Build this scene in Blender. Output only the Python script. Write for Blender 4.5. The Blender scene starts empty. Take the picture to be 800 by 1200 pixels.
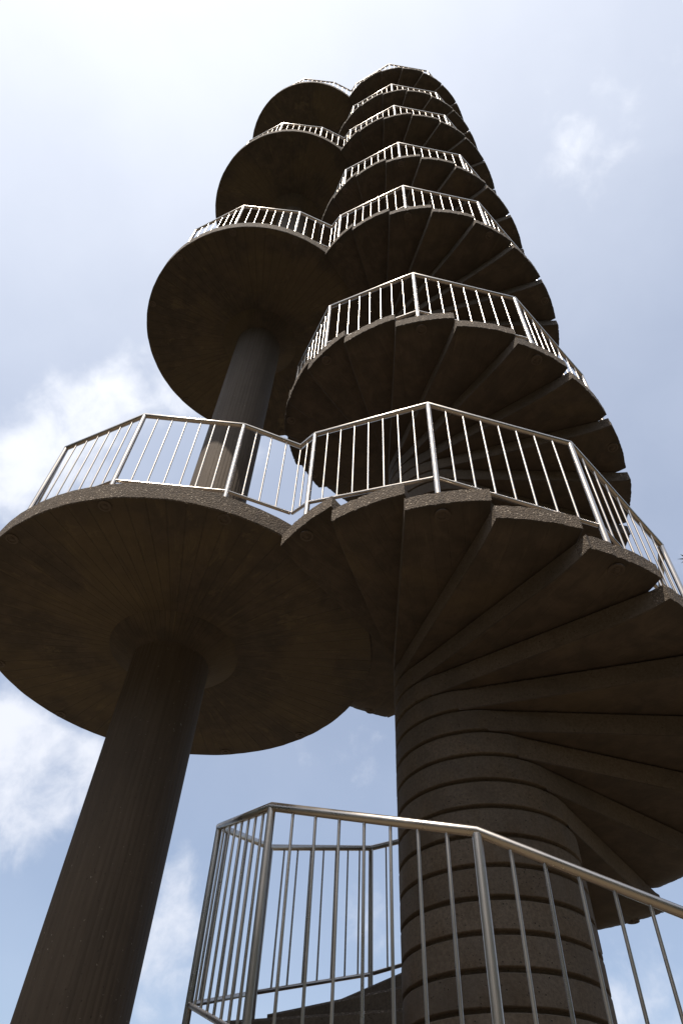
import bpy, bmesh, math, random
from mathutils import Vector, Matrix, noise as mnoise
random.seed(11)
SC = bpy.context.scene
COL = SC.collection
R = math.radians
PI = math.pi

# ------------------------------------------------------------------ dimensions (metres)
H = 0.168                       # rise of one step
P1 = 36 * H                     # lowest landing above the ground
HUB_R, STEP_R, STEP_T = 0.5676, 1.777, 0.1300
LAND_C = Vector((-2.5037, -0.3907)); LAND_R, LAND_T = 1.7673, 0.1793
SHAFT_R = 0.334
TH0 = -126.95                   # where the first step below a landing begins (degrees)
RAIL_R, LRAIL_R = 1.7191, 1.686
RAIL_H, LRAIL_H, BOT_H, LBOT_H = 1.172, 1.090, 0.225, 0.150
POST_OFF = 7.16

# ------------------------------------------------------------------ camera
cam = bpy.data.cameras.new('camera')
cam.sensor_fit = 'VERTICAL'; cam.sensor_height = 36.0
cam.lens = 803.4 / 1200 * 36.0
cam.clip_end = 5000; cam.clip_start = 0.05
cob = bpy.data.objects.new('camera', cam); COL.objects.link(cob); SC.camera = cob
pitch, roll, yaw = R(49.7074), R(3.2082), R(-20.4831)
fw = Vector((math.sin(yaw)*math.cos(pitch), math.cos(yaw)*math.cos(pitch), math.sin(pitch)))
rt = Vector((math.cos(yaw), -math.sin(yaw), 0)); up = rt.cross(fw)
r2 = rt*math.cos(roll) + up*math.sin(roll); u2 = -rt*math.sin(roll) + up*math.cos(roll)
CAM = Vector((0.5807, -4.572, P1 - 4.0229))
m = Matrix((r2, u2, -fw)).transposed().to_4x4(); m.translation = CAM
cob.matrix_world = m

# ------------------------------------------------------------------ light and exposure
SUN_AZ, SUN_EL = R(-101.7), R(66)
sdir = Vector((math.cos(SUN_AZ)*math.cos(SUN_EL), math.sin(SUN_AZ)*math.cos(SUN_EL), math.sin(SUN_EL)))
sl = bpy.data.lights.new('sun', 'SUN'); sl.energy = 3.0; sl.angle = R(0.53); sl.color = (1.0, 0.90, 0.78)
so = bpy.data.objects.new('sun', sl); COL.objects.link(so)
so.rotation_euler = (-sdir).to_track_quat('-Z', 'Y').to_euler(); so.location = sdir*60
SC.view_settings.view_transform = 'Standard'; SC.view_settings.look = 'None'
SC.view_settings.gamma = 1.0; SC.view_settings.use_curve_mapping = False
SC.view_settings.exposure = 0.75

# ------------------------------------------------------------------ node helper
class NT:
    def __init__(s, tree): s.t = tree; s.n = tree.nodes; s.l = tree.links
    def node(s, typ, **kw):
        n = s.n.new(typ)
        for k, v in kw.items():
            if k.startswith('i_'): n.inputs[k[2:].replace('_', ' ')].default_value = v
            else: setattr(n, k, v)
        return n
    def put(s, v, sock):
        if isinstance(v, (int, float, tuple)): sock.default_value = v
        elif v is not None: s.l.new(v, sock)
    def math(s, op, a, b=None, c=None, clamp=False):
        n = s.n.new('ShaderNodeMath'); n.operation = op; n.use_clamp = clamp
        for i, v in enumerate((a, b, c)):
            if v is not None: s.put(v, n.inputs[i])
        return n.outputs[0]
    def vmath(s, op, a, b=None, out=0):
        n = s.n.new('ShaderNodeVectorMath'); n.operation = op
        for i, v in enumerate((a, b)):
            if v is not None: s.put(v, n.inputs[i])
        return n.outputs[out]
    def mix(s, f, a, b, blend='MIX'):
        n = s.n.new('ShaderNodeMix'); n.data_type = 'RGBA'; n.blend_type = blend
        s.put(f, n.inputs[0]); s.put(a, n.inputs[6]); s.put(b, n.inputs[7]); return n.outputs[2]
    def noise(s, vec, scale, detail=4, rough=.5, dist=0, w=None):
        n = s.n.new('ShaderNodeTexNoise'); s.put(vec, n.inputs['Vector'])
        n.inputs['Scale'].default_value = scale; n.inputs['Detail'].default_value = detail
        n.inputs['Roughness'].default_value = rough; n.inputs['Distortion'].default_value = dist
        return n.outputs[0]
    def voro(s, vec, scale, out=0, feature='F1'):
        n = s.n.new('ShaderNodeTexVoronoi'); n.feature = feature; s.put(vec, n.inputs['Vector'])
        n.inputs['Scale'].default_value = scale; return n.outputs[out]
    def ramp(s, v, a, b, c=0., d=1., smooth=True):
        n = s.n.new('ShaderNodeMapRange'); n.interpolation_type = 'SMOOTHSTEP' if smooth else 'LINEAR'
        for i, q in enumerate((v, a, b, c, d)): s.put(q, n.inputs[i])
        return n.outputs[0]
    def xyz(s, v):
        n = s.n.new('ShaderNodeSeparateXYZ'); s.put(v, n.inputs[0]); return n.outputs
    def comb(s, x, y, z):
        n = s.n.new('ShaderNodeCombineXYZ')
        for i, v in enumerate((x, y, z)): s.put(v, n.inputs[i])
        return n.outputs[0]
    def bump(s, h, strength, dist, prev=None):
        n = s.n.new('ShaderNodeBump'); n.inputs['Strength'].default_value = strength
        n.inputs['Distance'].default_value = dist; s.put(h, n.inputs['Height'])
        if prev is not None: s.put(prev, n.inputs['Normal'])
        return n.outputs[0]

# ------------------------------------------------------------------ sky with thin haze and clouds
W = bpy.data.worlds.new('World'); SC.world = W; W.use_nodes = True
w = NT(W.node_tree); w.n.clear()
sky = w.node('ShaderNodeTexSky', sky_type='NISHITA', sun_disc=False)
sky.sun_elevation = SUN_EL; sky.sun_rotation = math.atan2(sdir.x, sdir.y)
sky.air_density = 1.0; sky.dust_density = 1.6; sky.ozone_density = 1.0; sky.altitude = 50
D = w.vmath('NORMALIZE', w.node('ShaderNodeTexCoord').outputs['Generated'])
dx, dy, dz = w.xyz(D)
zc = w.math('ADD', w.math('MAXIMUM', dz, 0.0), 0.12)
plane = w.comb(w.math('DIVIDE', dx, zc), w.math('DIVIDE', dy, zc), 0.0)     # clouds lie on a layer overhead
n1 = w.noise(D, 7.0, 9, .54, .2)
n2 = w.noise(D, 20, 8, .6, .3)
n3 = w.noise(plane, 0.9, 3, .5)
def blob(d, rad, wt):
    v = Vector(d).normalized()
    dist = w.vmath('DISTANCE', D, tuple(v), out=1)
    return w.math('MULTIPLY', w.ramp(dist, rad, 0.0), wt)
BL = [((-.557, .369, .744), .15, .20), ((-.50, .36, .79), .10, .15), ((-.467, .327, .822), .06, .20), ((-.606, .399, .688), .12, .20),
      ((-.41, .40, .82), .12, .26), ((-.325, .507, .798), .09, .22), ((.207, .179, .962), .18, .035), ((.154, .216, .964), .12, .02),
      ((.165, .302, .94), .09, .15), ((.13, .23, .965), .06, .03), ((.267, .196, .944), .13, .03), ((-.654, .645, .407), .15, .44), ((-.66, .60, .45), .11, .34),
      ((-.585, .676, .449), .10, .26), ((-.503, .80, .275), .14, .24), ((-.488, .79, .37), .09, .20), ((-.249, .818, .518), .16, .16), ((.023, .965, .262), .2, .25),
      ((.22, .70, .63), .09, .2), ((-.2, .93, .24), .2, .14), ((-.26, .90, .35), .12, .14)]
tot = None
for b in BL:
    q = blob(*b); tot = q if tot is None else w.math('ADD', tot, q)
tot = w.math('MINIMUM', tot, .36)
gen = w.math('ADD', w.math('MULTIPLY', n3, .25), -.15)                          # other clouds anywhere in the sky
base = w.math('ADD', w.math('ADD', w.math('MULTIPLY', n1, .62), w.math('MULTIPLY', n2, .38)), w.math('ADD', tot, gen))
dens = w.ramp(base, .60, .90)
veil = w.ramp(w.math('ADD', n3, w.math('MULTIPLY', n1, .5)), .35, 1.1)
# haze: whiter towards the sun
cs = w.vmath('DOT_PRODUCT', D, tuple(sdir), out=1)
glow = w.math('POWER', w.math('MAXIMUM', w.math('MULTIPLY_ADD', cs, .5, .5), 0.0), 5.0)
hz = w.math('ADD', w.math('MULTIPLY', glow, .50), w.math('MULTIPLY_ADD', veil, .17, .25), clamp=True)
hazecol = w.mix(glow, (4.8, 5.35, 6.55, 1), (8.6, 8.8, 9.2, 1))
skyc = w.mix(hz, sky.outputs[0], hazecol)
cloudcol = w.mix(glow, (6.1, 6.3, 6.9, 1), (8.7, 8.9, 9.2, 1))
final = w.mix(w.math('MULTIPLY', dens, .92), skyc, cloudcol)
bg = w.node('ShaderNodeBackground'); bg.inputs['Strength'].default_value = 0.089
w.put(final, bg.inputs[0]); out = w.node('ShaderNodeOutputWorld'); w.put(bg.outputs[0], out.inputs[0])

# ------------------------------------------------------------------ materials
def mat(name):
    m = bpy.data.materials.new(name); m.use_nodes = True; t = NT(m.node_tree); t.n.clear()
    p = t.node('ShaderNodeBsdfPrincipled'); o = t.node('ShaderNodeOutputMaterial'); t.put(p.outputs[0], o.inputs[0])
    return m, t, p
def obj_pos(t):                    # object coordinates shifted for every object, so that copies differ
    tc = t.node('ShaderNodeTexCoord').outputs['Object']
    rnd = t.node('ShaderNodeObjectInfo').outputs['Random']
    return tc, t.vmath('ADD', tc, t.comb(t.math('MULTIPLY', rnd, 37.), t.math('MULTIPLY', rnd, 91.), t.math('MULTIPLY', rnd, 53.))), rnd

def aggregate():                   # washed exposed aggregate on rims, step ends and the ringed core
    m, t, p = mat('exposed_aggregate_concrete')
    tc, q, rnd = obj_pos(t)
    cell = t.voro(q, 95, 1); cd = t.voro(q, 95, 0)
    big = t.noise(q, 2.2, 5, .6); fine = t.noise(q, 160, 3, .6)
    g = t.xyz(cell)[0]
    stone = t.mix(g, (.068, .050, .035, 1), (.235, .180, .128, 1))
    light = t.ramp(g, .90, .96); stone = t.mix(light, stone, (.52, .44, .35, 1))
    c = t.mix(t.ramp(cd, .35, .75), stone, (.095, .071, .050, 1))
    c = t.mix(t.ramp(big, .42, .72, 0, .5), c, (.06, .048, .037, 1))
    c = t.mix(t.math('MULTIPLY', rnd, .25), c, (.075, .06, .046, 1))
    dr = t.noise(t.vmath('MULTIPLY', q, (1, 1, .12)), 11, 5, .6, .2)
    c = t.mix(t.ramp(dr, .54, .70, 0, .6), c, (.045, .034, .026, 1))
    t.put(c, p.inputs['Base Color']); p.inputs['Roughness'].default_value = .88
    h = t.math('ADD', t.math('MULTIPLY', t.ramp(cd, .0, .7, 1, 0), .8), t.math('MULTIPLY', fine, .4))
    b = t.bump(h, .9, .006); b = t.bump(t.noise(q, 14, 4, .6), .5, .01, b)
    t.put(b, p.inputs['Normal']); return m

def soffit(name, radial):          # board-cast smooth undersides, stained
    m, t, p = mat(name)
    tc, q, rnd = obj_pos(t)
    x, y, z = t.xyz(tc)
    big = t.noise(q, 1.3, 6, .62, .8); mid = t.noise(q, 6, 6, .65, .4); fine = t.noise(q, 70, 4, .6)
    c = t.mix(t.ramp(mid, .35, .7), (.060, .044, .033, 1), (.098, .072, .053, 1))
    c = t.mix(t.ramp(big, .50, .72, 0, .45), c, (.135, .098, .055, 1))
    c = t.mix(t.ramp(t.noise(q, 2.4, 7, .7, 1.2), .55, .68, 0, .45), c, (.042, .033, .026, 1))
    if radial:
        ang = t.math('ARCTAN2', y, x); rad = t.math('SQRT', t.math('ADD', t.math('MULTIPLY', x, x), t.math('MULTIPLY', y, y)))
        u = t.math('MULTIPLY', ang, 72/(2*PI)); cellid = t.math('FLOOR', u)
        wn = t.node('ShaderNodeTexWhiteNoise', noise_dimensions='1D'); t.put(t.math('ADD', cellid, t.math('MULTIPLY', rnd, 50)), wn.inputs['W'])
        fr = t.math('ABSOLUTE', t.math('SUBTRACT', t.math('FRACT', u), .5))
        seamw = t.ramp(fr, .44, .5)
        streak = t.noise(t.comb(t.math('MULTIPLY', ang, 9), t.math('MULTIPLY', rad, 1.1), t.math('MULTIPLY', rnd, 30)), 2.4, 7, .68, .6)
        c = t.mix(t.math('MULTIPLY', wn.outputs[0], .28), c, (.06, .048, .038, 1))
        c = t.mix(t.ramp(streak, .52, .70, 0, .42), c, (.17, .128, .072, 1))
        scab = t.math('MULTIPLY', t.ramp(t.noise(t.comb(t.math('MULTIPLY', ang, 2.6), t.math('MULTIPLY', rad, 1.5), t.math('MULTIPLY', rnd, 21)), 2.0, 9, .72, .35), .57, .63), t.ramp(rad, .5, 1.0))
        c = t.mix(t.math('MULTIPLY', scab, .40), c, (.18, .138, .080, 1))
        c = t.mix(t.ramp(t.noise(q, 1.1, 4, .5), .45, .6, 0, .45), c, (.14, .102, .055, 1))
        c = t.mix(t.ramp(t.noise(t.comb(t.math('MULTIPLY', ang, 14), t.math('MULTIPLY', rad, .8), 3.3), 2.0, 6, .7), .6, .7, 0, .65), c, (.05, .04, .032, 1))
        c = t.mix(t.math('MULTIPLY', seamw, .38), c, (.05, .04, .03, 1))
        rim = t.ramp(rad, 1.42, 1.72, 0, .45); c = t.mix(t.math('MULTIPLY', rim, mid), c, (.06, .048, .036, 1))
        hh = t.math('ADD', t.math('MULTIPLY', wn.outputs[0], .5), t.math('MULTIPLY', seamw, -1.))
        b = t.bump(hh, .7, .006); b = t.bump(streak, .5, .01, b); b = t.bump(fine, .35, .003, b)
    else:
        u = t.math('MULTIPLY', t.math('ADD', y, t.math('MULTIPLY', rnd, .1)), 9.5); fr = t.math('ABSOLUTE', t.math('SUBTRACT', t.math('FRACT', u), .5))
        seamw = t.ramp(fr, .465, .5)
        wn = t.node('ShaderNodeTexWhiteNoise', noise_dimensions='1D'); t.put(t.math('ADD', t.math('FLOOR', u), t.math('MULTIPLY', rnd, 50)), wn.inputs['W'])
        c = t.mix(t.math('MULTIPLY', wn.outputs[0], .15), c, (.052, .040, .030, 1)); c = t.mix(t.math('MULTIPLY', seamw, .2), c, (.03, .024, .018, 1))
        rad = t.math('SQRT', t.math('ADD', t.math('MULTIPLY', x, x), t.math('MULTIPLY', y, y)))
        st = t.noise(t.comb(t.math('MULTIPLY', x, 1.2), t.math('MULTIPLY', y, 12), t.math('MULTIPLY', rnd, 40)), 2.2, 6, .65, .4)
        c = t.mix(t.math('MULTIPLY', t.ramp(st, .55, .72, 0, .3), t.ramp(rad, .9, 1.75)), c, (.17, .13, .085, 1))
        c = t.mix(t.ramp(t.math('ADD', rad, t.math('MULTIPLY', mid, .12)), 1.72, 1.83, 0, .5), c, (.03, .024, .018, 1))
        b = t.bump(t.math('ADD', t.math('MULTIPLY', wn.outputs[0], .4), t.math('MULTIPLY', seamw, -1.)), .5, .004); b = t.bump(fine, .4, .003, b); b = t.bump(mid, .3, .010, b)
    t.put(c, p.inputs['Base Color']); p.inputs['Roughness'].default_value = .8; t.put(b, p.inputs['Normal'])
    return m

def core_mat():                    # fine sandy concrete of the ringed core and the step sides
    m, t, p = mat('fine_pitted_concrete')
    tc, q, rnd = obj_pos(t)
    c = t.mix(t.ramp(t.noise(q, 60, 5, .7), .3, .7), (.105, .080, .057, 1), (.176, .137, .100, 1))
    c = t.mix(t.ramp(t.noise(q, 2.0, 6, .65, .6), .45, .7, 0, .55), c, (.066, .052, .039, 1))
    c = t.mix(t.math('MULTIPLY', rnd, .35), c, (.070, .055, .041, 1))
    pit = t.ramp(t.voro(q, 42, 0), .08, .2, 1, 0); pit = t.math('MULTIPLY', pit, t.ramp(t.noise(q, 17, 2), .5, .56))
    c = t.mix(t.math('MULTIPLY', pit, .8), c, (.022, .018, .014, 1))
    c = t.mix(t.math('MULTIPLY', t.ramp(t.noise(q, 85, 2, .5), .71, .76), .6), c, (.24, .21, .17, 1))
    t.put(c, p.inputs['Base Color']); p.inputs['Roughness'].default_value = .87
    b = t.bump(t.noise(q, 120, 4, .7), .5, .003); b = t.bump(pit, .9, -.006, b)
    t.put(b, p.inputs['Normal']); return m

def shaft_mat():
    m, t, p = mat('board_marked_concrete')
    tc, q, rnd = obj_pos(t)
    x, y, z = t.xyz(q)
    st = t.vmath('MULTIPLY', q, (1, 1, .07))
    c = t.mix(t.ramp(t.noise(st, 24, 5, .6), .3, .7), (.098, .073, .051, 1), (.124, .093, .066, 1))
    c = t.mix(t.ramp(t.noise(q, 1.6, 6, .65), .45, .7, 0, .4), c, (.072, .055, .040, 1))
    lz = t.math('ABSOLUTE', t.math('SUBTRACT', t.math('FRACT', t.math('ADD', t.math('MULTIPLY', t.xyz(tc)[2], 1/1.92), t.math('MULTIPLY', t.noise(q, 5, 2), .006))), .5))
    lift = t.ramp(lz, .4965, .5)
    c = t.mix(t.math('MULTIPLY', lift, .12), c, (.035, .027, .02, 1))
    run = t.noise(t.vmath('MULTIPLY', q, (1, 1, .035)), 9, 5, .6, .3)
    c = t.mix(t.ramp(run, .56, .68, 0, .2), c, (.052, .038, .027, 1)); c = t.mix(t.ramp(t.noise(q, 3.2, 4, .6, 1.), .66, .72, 0, .0), c, (.21, .165, .12, 1))
    pit = t.ramp(t.voro(q, 26, 0), .05, .13, 1, 0)
    sp = t.ramp(t.noise(q, 45, 2, .5), .70, .76)
    c = t.mix(t.math('MULTIPLY', sp, .6), c, (.42, .37, .30, 1))
    c = t.mix(t.math('MULTIPLY', pit, .8), c, (.05, .04, .03, 1))
    t.put(c, p.inputs['Base Color']); p.inputs['Roughness'].default_value = .85
    b = t.bump(t.noise(st, 60, 4, .6), .5, .004); b = t.bump(t.noise(q, 90, 3, .6), .4, .003, b); b = t.bump(pit, .8, -.006, b)
    t.put(b, p.inputs['Normal']); return m

def steel():
    m, t, p = mat('brushed_stainless_steel')
    tc, q, rnd = obj_pos(t)
    n = t.noise(t.vmath('MULTIPLY', q, (1, 1, .2)), 7, 3, .5)
    t.put(t.mix(n, (.47, .425, .375, 1), (.58, .53, .475, 1)), p.inputs['Base Color'])
    p.inputs['Metallic'].default_value = 1.0
    t.put(t.ramp(n, .3, .7, .26, .34), p.inputs['Roughness'])
    t.put(t.bump(t.noise(q, 300, 2), .06, .001), p.inputs['Normal']); return m
def simple(name, c1, c2, rough, scale, metal=0., b=.3):
    m, t, p = mat(name); tc, q, rnd = obj_pos(t)
    t.put(t.mix(t.noise(q, scale, 5, .6), c1 + (1,), c2 + (1,)), p.inputs['Base Color'])
    p.inputs['Roughness'].default_value = rough; p.inputs['Metallic'].default_value = metal
    t.put(t.bump(t.noise(q, scale*6, 3), b, .004), p.inputs['Normal']); return m
M_AGG = aggregate(); M_CORE = core_mat(); M_SOF = soffit('stained_smooth_concrete', False); M_RAD = soffit('radially_boarded_concrete', True)
M_SHAFT = shaft_mat(); M_STEEL = steel()
M_PLATE = simple('dull_fixing_metal', (.085, .065, .05), (.13, .10, .08), .6, 30, .3)
M_BARK = simple('tree_bark', (.05, .038, .027), (.11, .085, .06), .9, 12)
M_LEAF = simple('green_leaves', (.035, .06, .018), (.07, .11, .035), .55, 3)
M_GROUND = simple('worn_paving_and_earth', (.095, .076, .049), (.14, .113, .074), .95, .35)

# ------------------------------------------------------------------ building helpers
def mesh_obj(name, verts, faces, mats, parent=None, fm=None, smooth=False, auto=None):
    me = bpy.data.meshes.new(name); me.from_pydata(verts, [], faces)
    for x in (mats if isinstance(mats, (list, tuple)) else [mats]): me.materials.append(x)
    if fm: me.polygons.foreach_set('material_index', fm)
    bm = bmesh.new(); bm.from_mesh(me); bmesh.ops.recalc_face_normals(bm, faces=bm.faces)
    if auto is not None:
        for f in bm.faces: f.smooth = True
        for e in bm.edges:
            if len(e.link_faces) == 2 and e.calc_face_angle(0) > R(auto): e.smooth = False
    bm.to_mesh(me); bm.free(); me.update()
    if smooth: me.polygons.foreach_set('use_smooth', [True]*len(me.polygons))
    o = bpy.data.objects.new(name, me); COL.objects.link(o)
    if parent: o.parent = parent
    return o
def inst(name, me, parent, loc=(0, 0, 0), rz=0., label=None):
    o = bpy.data.objects.new(name, me); COL.objects.link(o); o.parent = parent
    o.location = loc; o.rotation_euler = (0, 0, rz)
    if label: o['label'] = label
    return o
def thing(name, label, cat, loc=(0, 0, 0), group=None):
    o = bpy.data.objects.new(name, None); COL.objects.link(o); o.location = loc; o.empty_display_size = .3
    o['label'] = label; o['category'] = cat
    if group: o['group'] = group
    return o
def pol(r, deg, z=0., c=(0, 0)): return Vector((c[0] + r*math.cos(R(deg)), c[1] + r*math.sin(R(deg)), z))

def sweep(pts, r, seg=14, closed_ends=True):
    """mitred tube through a polyline"""
    V, F = [], []
    n = len(pts); prev_u = None
    for i, p in enumerate(pts):
        a = (pts[i] - pts[i-1]).normalized() if i > 0 else None
        b = (pts[i+1] - pts[i]).normalized() if i < n-1 else None
        d = a if b is None else b if a is None else (a + b).normalized()
        k = 1.0 if (a is None or b is None) else 1.0/max(.5, d.dot(a))
        ref = a if a is not None else b
        side = ref.cross(Vector((0, 0, 1))); side.normalize()
        if a is not None and b is not None: s2 = b.cross(Vector((0, 0, 1))).normalized(); side = (side + s2).normalized()
        upv = side.cross(d).normalized()
        for j in range(seg):
            t = 2*PI*j/seg
            V.append(p + side*(math.cos(t)*r*k) + upv*(math.sin(t)*r))
    for i in range(n-1):
        for j in range(seg):
            F.append((i*seg + j, i*seg + (j+1) % seg, (i+1)*seg + (j+1) % seg, (i+1)*seg + j))
    F.append(tuple(range(seg))); F.append(tuple((n-1)*seg + j for j in range(seg))[::-1])
    return V, F
def cyl_mesh(name, r, z0, z1, seg, m, flange=None):
    prof = [(r, z0), (r, z1)]
    if flange: prof = [(flange[0], z0), (flange[0], z0 + flange[1]), (r, z0 + flange[1] + .002), (r, z1)]
    V = [pol(rr, 360*j/seg, z) for rr, z in prof for j in range(seg)]; F = []
    for i in range(len(prof)-1):
        for j in range(seg): F.append((i*seg + j, i*seg + (j+1) % seg, (i+1)*seg + (j+1) % seg, (i+1)*seg + j))
    F.append(tuple(range(seg))); F.append(tuple((len(prof)-1)*seg + j for j in range(seg)))
    o = mesh_obj(name, V, F, m, auto=40); me = o.data; bpy.data.objects.remove(o); return me

# fixing plate under a rim: a ring, a washer and a nut
def plate_mesh():
    prof = [(.052, .004), (.052, -.004), (.047, -.006), (.036, -.006), (.033, -.001), (.021, -.001), (.020, -.005), (.013, -.007), (.012, -.011), (.0005, -.012)]
    seg = 24; V = [pol(rr, 15*j, z) for rr, z in prof for j in range(seg)]; F = []
    for i in range(len(prof)-1):
        for j in range(seg): F.append((i*seg + j, i*seg + (j+1) % seg, (i+1)*seg + (j+1) % seg, (i+1)*seg + j))
    o = mesh_obj('fixing_plate', V, F, M_PLATE, auto=35); me = o.data; bpy.data.objects.remove(o); return me
PLATE = plate_mesh()

# ------------------------------------------------------------------ one wedge step with its piece of the core
def wedge_mesh(name, half, r_out, top, bot_in, bot_out, seed, nu=28, front=None):
    rnd = random.Random(seed)
    V, F, FM = [], [], []
    vs = (0, .3, .6, .76, .83, .89, .945, 1); nv = len(vs) - 1
    tan = half + math.degrees(math.acos(HUB_R/STEP_R))
    inA = pol(HUB_R, -tan); inB = pol(HUB_R - (.012 if front is not None else 0), tan if front is None else front)   # upper edge tangent to the core, nosing edge nearly radial
    jit = [rnd.uniform(-1, 1)*.0025 - (.004 if rnd.random() < .10 else 0) for _ in range(nu+1)]; ch = [rnd.uniform(.004, .009) for _ in range(nu+1)]
    def grid(zf, inset, flip):
        b = len(V)
        for i in range(nu+1):
            u = -1 + 2*i/nu
            a = half*u - (inset/ r_out*57.3*u if abs(u) == 1 else 0)
            po = pol(r_out + jit[i] - inset*(ch[i]/.006), a); pi_ = inA.lerp(inB, (u+1)/2)
            for k in range(nv+1):
                v = vs[k]; q = pi_.lerp(po, v)
                q.z = zf(v)
                if not flip and abs(u) == 1 and front is not None: q.y -= u*.016
                V.append(q)
        for i in range(nu):
            for k in range(nv):
                f = (b + i*(nv+1) + k, b + (i+1)*(nv+1) + k, b + (i+1)*(nv+1) + k+1, b + i*(nv+1) + k+1)
                F.append(f if flip else f[::-1]); FM.append(1 if flip else 0)
        return b
    def zb(v):                     # thin at the rim, full depth from about a quarter metre inwards
        e = min(1, (1 - v)/.17); e = 1 - (1 - e)**2
        return bot_out + (bot_in - bot_out)*e
    gt = grid(lambda v: top, .006, False); gb = grid(zb, .006, True)
    # rim: top chamfer row, bottom chamfer row following the two ends and the outer arc
    def idx(b, i, k): return b + i*(nv+1) + k
    path = [(0, k) for k in range(nv+1)] + [(i, nv) for i in range(1, nu+1)] + [(nu, k) for k in range(nv-1, -1, -1)]
    def ring(z_off, base_b, sgn):
        b = len(V)
        for i, k in path:
            u = -1 + 2*i/nu; po = pol(r_out + jit[i], half*u); pi_ = inA.lerp(inB, (u+1)/2); q = pi_.lerp(po, vs[k])
            z0 = V[idx(base_b, i, k)].z; q.z = z0 + sgn*z_off*(.7 + ch[i]*50) - (.012 if sgn < 0 and k < nv and front is not None else 0)
            V.append(q)
        return b
    rt_ = ring(.006, gt, -1); rb_ = ring(.007, gb, 1)
    n = len(path)
    for j in range(n-1):
        a, b2 = path[j], path[j+1]
        F.append((idx(gt, *a), idx(gt, *b2), rt_+j+1, rt_+j)); FM.append(0)
        F.append((rt_+j, rt_+j+1, rb_+j+1, rb_+j)); FM.append(0 if nv - 1 <= j <= nv+nu else 2)
        F.append((rb_+j, rb_+j+1, idx(gb, *b2), idx(gb, *a))); FM.append(1)
    # core piece (full ring with weathered chamfers that make the dark joints)
    seg = 72; prof = [(HUB_R - .030, top - .0005), (HUB_R - .028, top - .006), (HUB_R - .003, top - .009), (HUB_R, top - .013),
                      (HUB_R, bot_in + .020), (HUB_R - .003, bot_in + .016), (HUB_R - .028, bot_in + .011), (HUB_R - .030, bot_in - .0012)]
    b = len(V)
    for r_, z_ in prof:
        for j in range(seg): V.append(pol(r_ + rnd.uniform(-.0008, .0008), 360*j/seg + 2.5, z_ + rnd.uniform(-.0004, .0004)*(abs(r_-HUB_R) < .004)))
    for i in range(len(prof)-1):
        for j in range(seg): F.append((b+i*seg+j, b+i*seg+(j+1) % seg, b+(i+1)*seg+(j+1) % seg, b+(i+1)*seg+j)); FM.append(2)
    F.append(tuple(b+j for j in range(seg))); FM.append(0)
    F.append(tuple(b+(len(prof)-1)*seg+j for j in range(seg))); FM.append(0)
    o = mesh_obj(name, V, F, [M_AGG, M_SOF, M_CORE], fm=FM, auto=32); me = o.data; bpy.data.objects.remove(o); return me
STEPS = [wedge_mesh('step', 8.93, STEP_R, 0., -.1665, -STEP_T, s, front=14) for s in (1, 2, 3, 4)]
LAND_WEDGE = wedge_mesh('landing_wedge', 40, 1.55, -.004, -.1665, -.150, 9, nu=30)

# ------------------------------------------------------------------ flights
FL = ['lowest flight of spiral concrete steps, fanning from the ringed core below the lowest round landing',
      'second flight of spiral concrete steps, starting from the lowest round landing',
      'third flight of concrete spiral steps from the bottom, between the two middle round landings',
      'topmost flight of concrete spiral steps, leading up to the highest round landing']
for f in range(4):
    z_top = P1*(f+1)
    fl = thing('spiral_stair_flight', FL[f], 'spiral stair', (0, 0, P1*f), 'flights of the concrete spiral stair')
    rr = random.Random(40 + f)
    for s in range(1, 36):
        z = z_top - s*H - P1*f
        a = TH0 + 18*(s-1) + 9
        st = inst('step', STEPS[rr.randrange(4)], fl, (0, 0, z + rr.uniform(-.0008, .0008)), R(a + rr.uniform(-.25, .25)))
        if s % 2:
            inst('fixing_plate', PLATE, st, (1.70*math.cos(R(POST_OFF + .5 - 9)), 1.70*math.sin(R(POST_OFF + .5 - 9)), -.1500))
    inst('landing_wedge', LAND_WEDGE, fl, (0, 0, z_top - P1*f), R(TH0 - 45))

# ------------------------------------------------------------------ round landings on their columns
def lathe(prof, seg, zfun=None):
    V = [Vector((r*math.cos(2*PI*j/seg), r*math.sin(2*PI*j/seg), z)) for r, z in prof for j in range(seg)]; F = []
    for i in range(len(prof)-1):
        for j in range(seg): F.append((i*seg+j, i*seg+(j+1) % seg, (i+1)*seg+(j+1) % seg, (i+1)*seg+j))
    return V, F
def slab_mesh(seed):
    rnd = random.Random(seed); seg = 144
    prof = [(.02, 0.), (.8, 0.), (LAND_R - .007, 0.), (LAND_R, -.007), (LAND_R, -LAND_T + .007), (LAND_R - .007, -LAND_T), (LAND_R - .05, -LAND_T - .0005), (1.2, -LAND_T - .010), (.57, -LAND_T - .026), (.3, -LAND_T - .03)]
    V, F = lathe(prof, seg); FM = []
    for i in range(len(prof)-1): FM += [1 if i >= 5 else 0]*seg
    for j in range(seg):
        d = rnd.uniform(-.0022, .0022)
        for i in (2, 3, 4, 5):
            v = V[i*seg + j]; k = (LAND_R + d*(1.4 if i == 5 else 1))/LAND_R; v.x *= k; v.y *= k
        V[4*seg + j].z += rnd.uniform(0, .003)
    n0 = len(V); F.append(tuple(range(seg))[::-1]); FM.append(0); F.append(tuple(9*seg + j for j in range(seg))); FM.append(1)
    return V, F, FM
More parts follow.
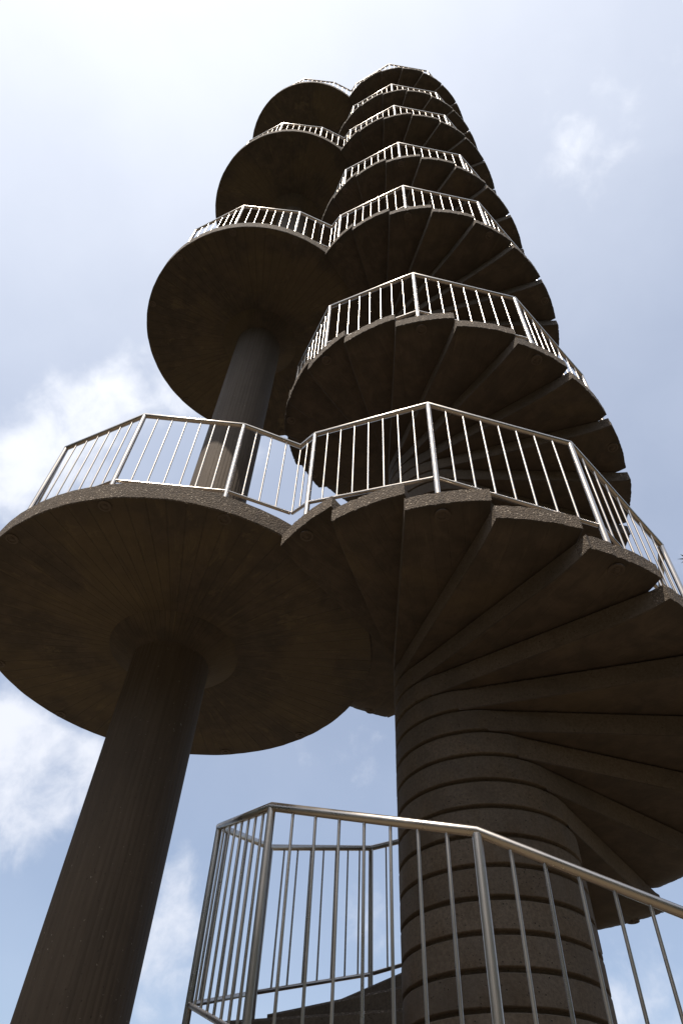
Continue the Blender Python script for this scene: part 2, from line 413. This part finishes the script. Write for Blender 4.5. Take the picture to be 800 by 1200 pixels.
def shaft_mesh(z0, z1, seed):
    rnd = random.Random(seed); nb = 50; V, F = [], []; zs = [z0 + (z1-z0)*i/6 for i in range(7)]
    offs = [rnd.uniform(-.0012, .0012) for _ in range(nb)]
    for z in zs:
        for j in range(nb):
            a = 360*j/nb; w_ = 360/nb
            for fr, dr in ((.04, -.0014), (.12, 0), (.5, 0.0005), (.88, 0), (.96, -.0012)):
                V.append(pol(SHAFT_R + dr + offs[j], a + fr*w_, z))
    n = nb*5
    for i in range(len(zs)-1):
        for j in range(n): F.append((i*n+j, i*n+(j+1) % n, (i+1)*n+(j+1) % n, (i+1)*n+j))
    return V, F
LL = ['lowest round concrete landing, a large stained disc on a thick column at left',
      'second round concrete landing, its column sunlit near the foot behind the lower railing',
      'third round concrete landing from the bottom, dark disc left of the spiral steps',
      'highest round concrete landing, small dark disc at the top of the tower']
LANG = [-81.69 + 30.139*k for k in (1, 0, -1, -2, -3, -4, -5, -6, -7)]
for f in range(4):
    zt = P1*(f+1)
    ld = thing('round_landing', LL[f], 'landing', (LAND_C.x, LAND_C.y, P1*f), 'round landings beside the spiral stair')
    V, F, FM = slab_mesh(70 + f)
    s_ = mesh_obj('slab', V, F, [M_AGG, M_RAD], ld, FM, auto=32); s_.location.z = P1
    prof = [(SHAFT_R - .004, -.350), (SHAFT_R + .003, -.346), (.45, -.276), (.562, -.212), (.572, -LAND_T - .022)]
    V, F = lathe(prof, 96); c_ = mesh_obj('column_capital', V, F, M_RAD, ld, auto=30); c_.location.z = P1
    V, F = shaft_mesh(0 if f == 0 else -.004, P1 - .34, 90 + f); mesh_obj('column_shaft', V, F, M_SHAFT, ld, auto=50)
    for a in LANG:
        inst('fixing_plate', PLATE, ld, pol(1.70, a + 1.2, P1 - LAND_T - .003))

# ------------------------------------------------------------------ railings
POST_F = cyl_mesh('post', .0205, -.004, RAIL_H - .008, 18, M_STEEL, flange=(.036, .008))
POST_L = cyl_mesh('post', .0205, -.004, LRAIL_H - .008, 18, M_STEEL, flange=(.036, .008))
BAR_F = cyl_mesh('baluster', .0075, BOT_H, RAIL_H - .012, 10, M_STEEL)
BAR_L = cyl_mesh('baluster', .0075, LBOT_H, LRAIL_H - .012, 10, M_STEEL)
def rail_parts(parent, pts, nb, floor_h):
    """pts: top-rail points; nb: number of balusters per segment"""
    V, F = sweep(pts, .0225, 18); mesh_obj('handrail', V, F, M_STEEL, parent, auto=50)
def ipos(segn, A, B, bar, parent, skip_ends=True):
    for i in range(1, segn+1):
        q = A.lerp(B, i/(segn+1)); inst('baluster', bar, parent, q)
RL = ['steel railing of the lowest spiral flight, crossing in front of the ringed core',
      'steel railing of the second spiral flight, just above the lowest round landing',
      'steel railing of the third spiral flight, between the two middle round landings',
      'steel railing of the topmost spiral flight, just below the highest landing']
RLL = ['steel railing around the rim of the lowest round landing, clouds showing between its bars',
       'steel railing around the rim of the second round landing from the bottom',
       'steel railing around the rim of the third round landing from the bottom',
       'thin steel railing around the highest round landing at the very top']
# corner points where stair railing meets landing railing
ac = math.degrees(math.atan2(LAND_C.y, LAND_C.x))
N1 = Vector((-1.047, -1.352)); ax_ = Vector((math.cos(R(ac)), math.sin(R(ac))))
N2 = 2*N1.dot(ax_)*ax_ - N1
for f in range(4):
    zt = P1*(f+1)
    # stair flight, post foot points
    rl = thing('stair_railing', RL[f], 'railing', (0, 0, P1*f), 'railings of the spiral flights')
    feet = [pol(RAIL_R, TH0 + 18*(s-1) + POST_OFF, (zt - s*H) - P1*f) for s in range(1, 36, 2)]
    hz_ = Vector((0, 0, RAIL_H)); bz_ = Vector((0, 0, BOT_H))
    V, F = sweep([q + hz_ for q in feet], .0225, 18); mesh_obj('handrail', V, F, M_STEEL, rl, auto=50)
    for i, q in enumerate(feet):
        inst('post', POST_F, rl, q, R(TH0 + 36*i))
        if i < len(feet)-1:
            A, B = q, feet[i+1]
            d = (B - A).normalized()
            V, F = sweep([A + bz_ + d*.02, B + bz_ - d*.02], .0145, 12); mesh_obj('bottom_rail', V, F, M_STEEL, rl, auto=50)
            ipos(7, A, B, BAR_F, rl)
    # landing
    lr = thing('landing_railing', RLL[f], 'railing', (0, 0, zt), 'railings of the round landings')
    pf = [pol(LRAIL_R, a, 0, LAND_C) for a in LANG]
    first = feet[0].copy(); first.z = -H
    n1 = Vector((N1.x, N1.y, 0)); n2 = Vector((N2.x, N2.y, 0))
    lh, bh = Vector((0, 0, LRAIL_H)), Vector((0, 0, LBOT_H))
    if f < 3:
        last = pol(RAIL_R, TH0 + 18*34 + POST_OFF, H)
        tops = [first + hz_, n1 + lh] + [q + lh for q in pf] + [n2 + lh, last + hz_]
        bots = [first + bz_, n1 + bh] + [q + bh for q in pf] + [n2 + bh, last + bz_]
    else:
        edge = pol(.72, TH0 - 90, 0)
        tops = [first + hz_, n1 + lh] + [q + lh for q in pf] + [n2 + lh, edge + lh]
        bots = [first + bz_, n1 + bh] + [q + bh for q in pf] + [n2 + bh, edge + bh]
    V, F = sweep(tops, .0225, 18); mesh_obj('handrail', V, F, M_STEEL, lr, auto=50)
    for q in pf: inst('post', POST_L, lr, q, R(20))
    if f == 3: inst('post', POST_L, lr, edge)
    nseg = len(bots) - 1
    for i in range(nseg):
        A, B = bots[i], bots[i+1]; d = (B - A).normalized()
        V, F = sweep([A + d*.012, B - d*.012], .0145, 12); mesh_obj('bottom_rail', V, F, M_STEEL, lr, auto=50)
        L = (B - A).length
        if i in (0, nseg-1) and not (f == 3 and i == nseg-1): n = 1
        elif i in (1, nseg-2): n = 3
        else: n = max(1, round(L/.125) - 1)
        for k in range(1, n+1):
            t = k/(n+1) if i not in (1,) else k/(n+.9)
            q = A.lerp(B, t); inst('baluster', BAR_L, lr, q - bh)
    inst('baluster', BAR_L, lr, n1); inst('baluster', BAR_L, lr, n2)

# ------------------------------------------------------------------ ground
gv, gf = [], []
NR, NA = 26, 64
for i in range(NR+1):
    r = 0.0 if i == 0 else 1.2*(1.32**i)
    for j in range(NA): 
        q = pol(max(r, .01), 360*j/NA); q.z = 0 if r < 14 else .5*mnoise.noise(q*.012)*min(1, (r-14)/60); gv.append(q)
for i in range(NR):
    for j in range(NA): gf.append((i*NA+j, i*NA+(j+1) % NA, (i+1)*NA+(j+1) % NA, (i+1)*NA+j))
gf.append(tuple(range(NA)))
g = mesh_obj('ground', gv, gf, M_GROUND, smooth=True); g['kind'] = 'structure'; g.location.z = -.008

# ------------------------------------------------------------------ unseen tree belt added behind the viewpoint, blocks low sky to darken the concrete
rw = random.Random(3); wv, wf = [], []
mounds = [(a + rw.uniform(-2, 2), rw.uniform(17, 25), rw.uniform(12.5, 16), rw.uniform(3.6, 4.8)) for a in range(160, 390, 9)]
for a, rr_, hh_, cr in mounds:
    c0 = pol(rr_, a)
    for k in range(900):
        d = Vector((rw.gauss(0, 1), rw.gauss(0, 1), rw.gauss(0, 1))).normalized()*(rw.random()**.3)
        q = c0 + Vector((d.x*cr, d.y*cr, hh_*.53 + d.z*hh_*.47)) + Vector((0, 0, .3*mnoise.noise(d*3)))
        s_ = Vector((rw.gauss(0, 1), rw.gauss(0, 1), rw.gauss(0, 1))).normalized(); t_ = s_.orthogonal().normalized()*rw.uniform(.25, .5); s_ *= rw.uniform(.25, .5)
        b = len(wv); wv.extend([q - s_, q + t_*.7, q + s_, q - t_*.7]); wf.append((b, b+1, b+2, b+3))
o = mesh_obj('sky_shading_woodland', wv, wf, M_LEAF); o['kind'] = 'stuff'

# ------------------------------------------------------------------ tree at the right, one twig tip reaching into view
def ray(px, py):
    return (fw*803.4 + r2*(px-400) - u2*(py-600)).normalized()
TIP = CAM + ray(794, 654)*11.0
side = (r2 - Vector((0, 0, r2.z))).normalized()
base = Vector((TIP.x, TIP.y, 0)) + side*3.0 + Vector((.3, .8, 0))
tr = thing('tree', 'green leafy tree at the right edge, only a twig tip showing beside the stair railing', 'tree', base)
rng = random.Random(5)
def limb(pts, r0, r1, seg=10):
    V, F = [], []
    for i, p in enumerate(pts):
        d = (pts[min(i+1, len(pts)-1)] - pts[max(i-1, 0)]).normalized(); s_ = d.orthogonal().normalized(); t_ = d.cross(s_)
        rr_ = r0 + (r1-r0)*i/(len(pts)-1)
        for j in range(seg): V.append(p + (s_*math.cos(2*PI*j/seg) + t_*math.sin(2*PI*j/seg))*rr_)
    for i in range(len(pts)-1):
        for j in range(seg): F.append((i*seg+j, i*seg+(j+1) % seg, (i+1)*seg+(j+1) % seg, (i+1)*seg+j))
    return V, F
tipL = TIP - base; topz = tipL.z
tp = [Vector((0, 0, 0)), Vector((.06, .04, 2)), Vector((-.05, .1, 4)), Vector((.05, 0, topz*.62)), Vector((0, .05, topz*.95))]
V, F = limb(tp, .2, .05); mesh_obj('trunk', V, F, M_BARK, tr, smooth=True)
twigs = []
bv, bf = [], []
for i in range(16):
    a = rng.uniform(0, 2*PI); z0 = rng.uniform(.45, .9)*topz; L = rng.uniform(1.2, 2.1)
    p0 = Vector((0, 0, z0)); d = Vector((math.cos(a), math.sin(a), rng.uniform(.2, .7))).normalized()
    if d.dot(-side) > .55: d = Vector((-d.x, -d.y, d.z))
    pts = [p0, p0 + d*L*.5 + Vector((0, 0, .1)), p0 + d*L]
    twigs.append(pts); V, F = limb(pts, .045, .012, 6); n = len(bv); bv += V; bf += [tuple(k+n for k in f_) for f_ in F]
pts = [Vector((0, 0, topz*.72)), tipL.lerp(Vector((0, 0, topz*.72)), .5) + Vector((0, 0, .25)), tipL + side*.12]
twigs.append(pts); V, F = limb(pts, .045, .003, 6); n = len(bv); bv += V; bf += [tuple(k+n for k in f_) for f_ in F]
mesh_obj('branches', bv, bf, M_BARK, tr, smooth=True)
lv, lf = [], []
def leaf(p, d, L, wd):
    s_ = d.cross(Vector((rng.uniform(-.5, .5), rng.uniform(-.5, .5), 1))).normalized()*wd; n_ = d.cross(s_).normalized()*wd*.4
    b = len(lv); lv.extend([p, p + d*L*.45 + s_ + n_, p + d*L, p + d*L*.45 - s_ + n_, p + d*L*.5]); lf.extend([(b, b+1, b+4), (b+1, b+2, b+4), (b+2, b+3, b+4), (b+3, b, b+4)])
for ti, pts in enumerate(twigs):
    last = ti == len(twigs)-1
    for k in range(330 if not last else 150):
        t = rng.random()**.5; q = pts[0].lerp(pts[1], t*2) if t < .5 else pts[1].lerp(pts[2], t*2-1)
        spread = .42 if not last else .42*(1 - max(0, t-.45)/.55*.93)
        q = q + Vector((rng.gauss(0, 1), rng.gauss(0, 1), rng.gauss(0, 1)))*spread*.5
        d = Vector((rng.gauss(0, 1), rng.gauss(0, 1), rng.gauss(-.2, .8))).normalized()
        if last and (q - tipL).dot(-side) > -.22: continue
        leaf(q, d, rng.uniform(.09, .15), .014)
for dd, L in (((-1, -.1), .15), ((-.8, .45), .12), ((-.75, -.6), .12), ((-.35, -.9), .10), ((-.3, .8), .09)):
    leaf(tipL + side*.13, (side*-dd[0]*-1 + u2*dd[1]).normalized() if False else (side*dd[0] + u2*dd[1]).normalized(), L, .012)
o = mesh_obj('crown', lv, lf, M_LEAF, tr)
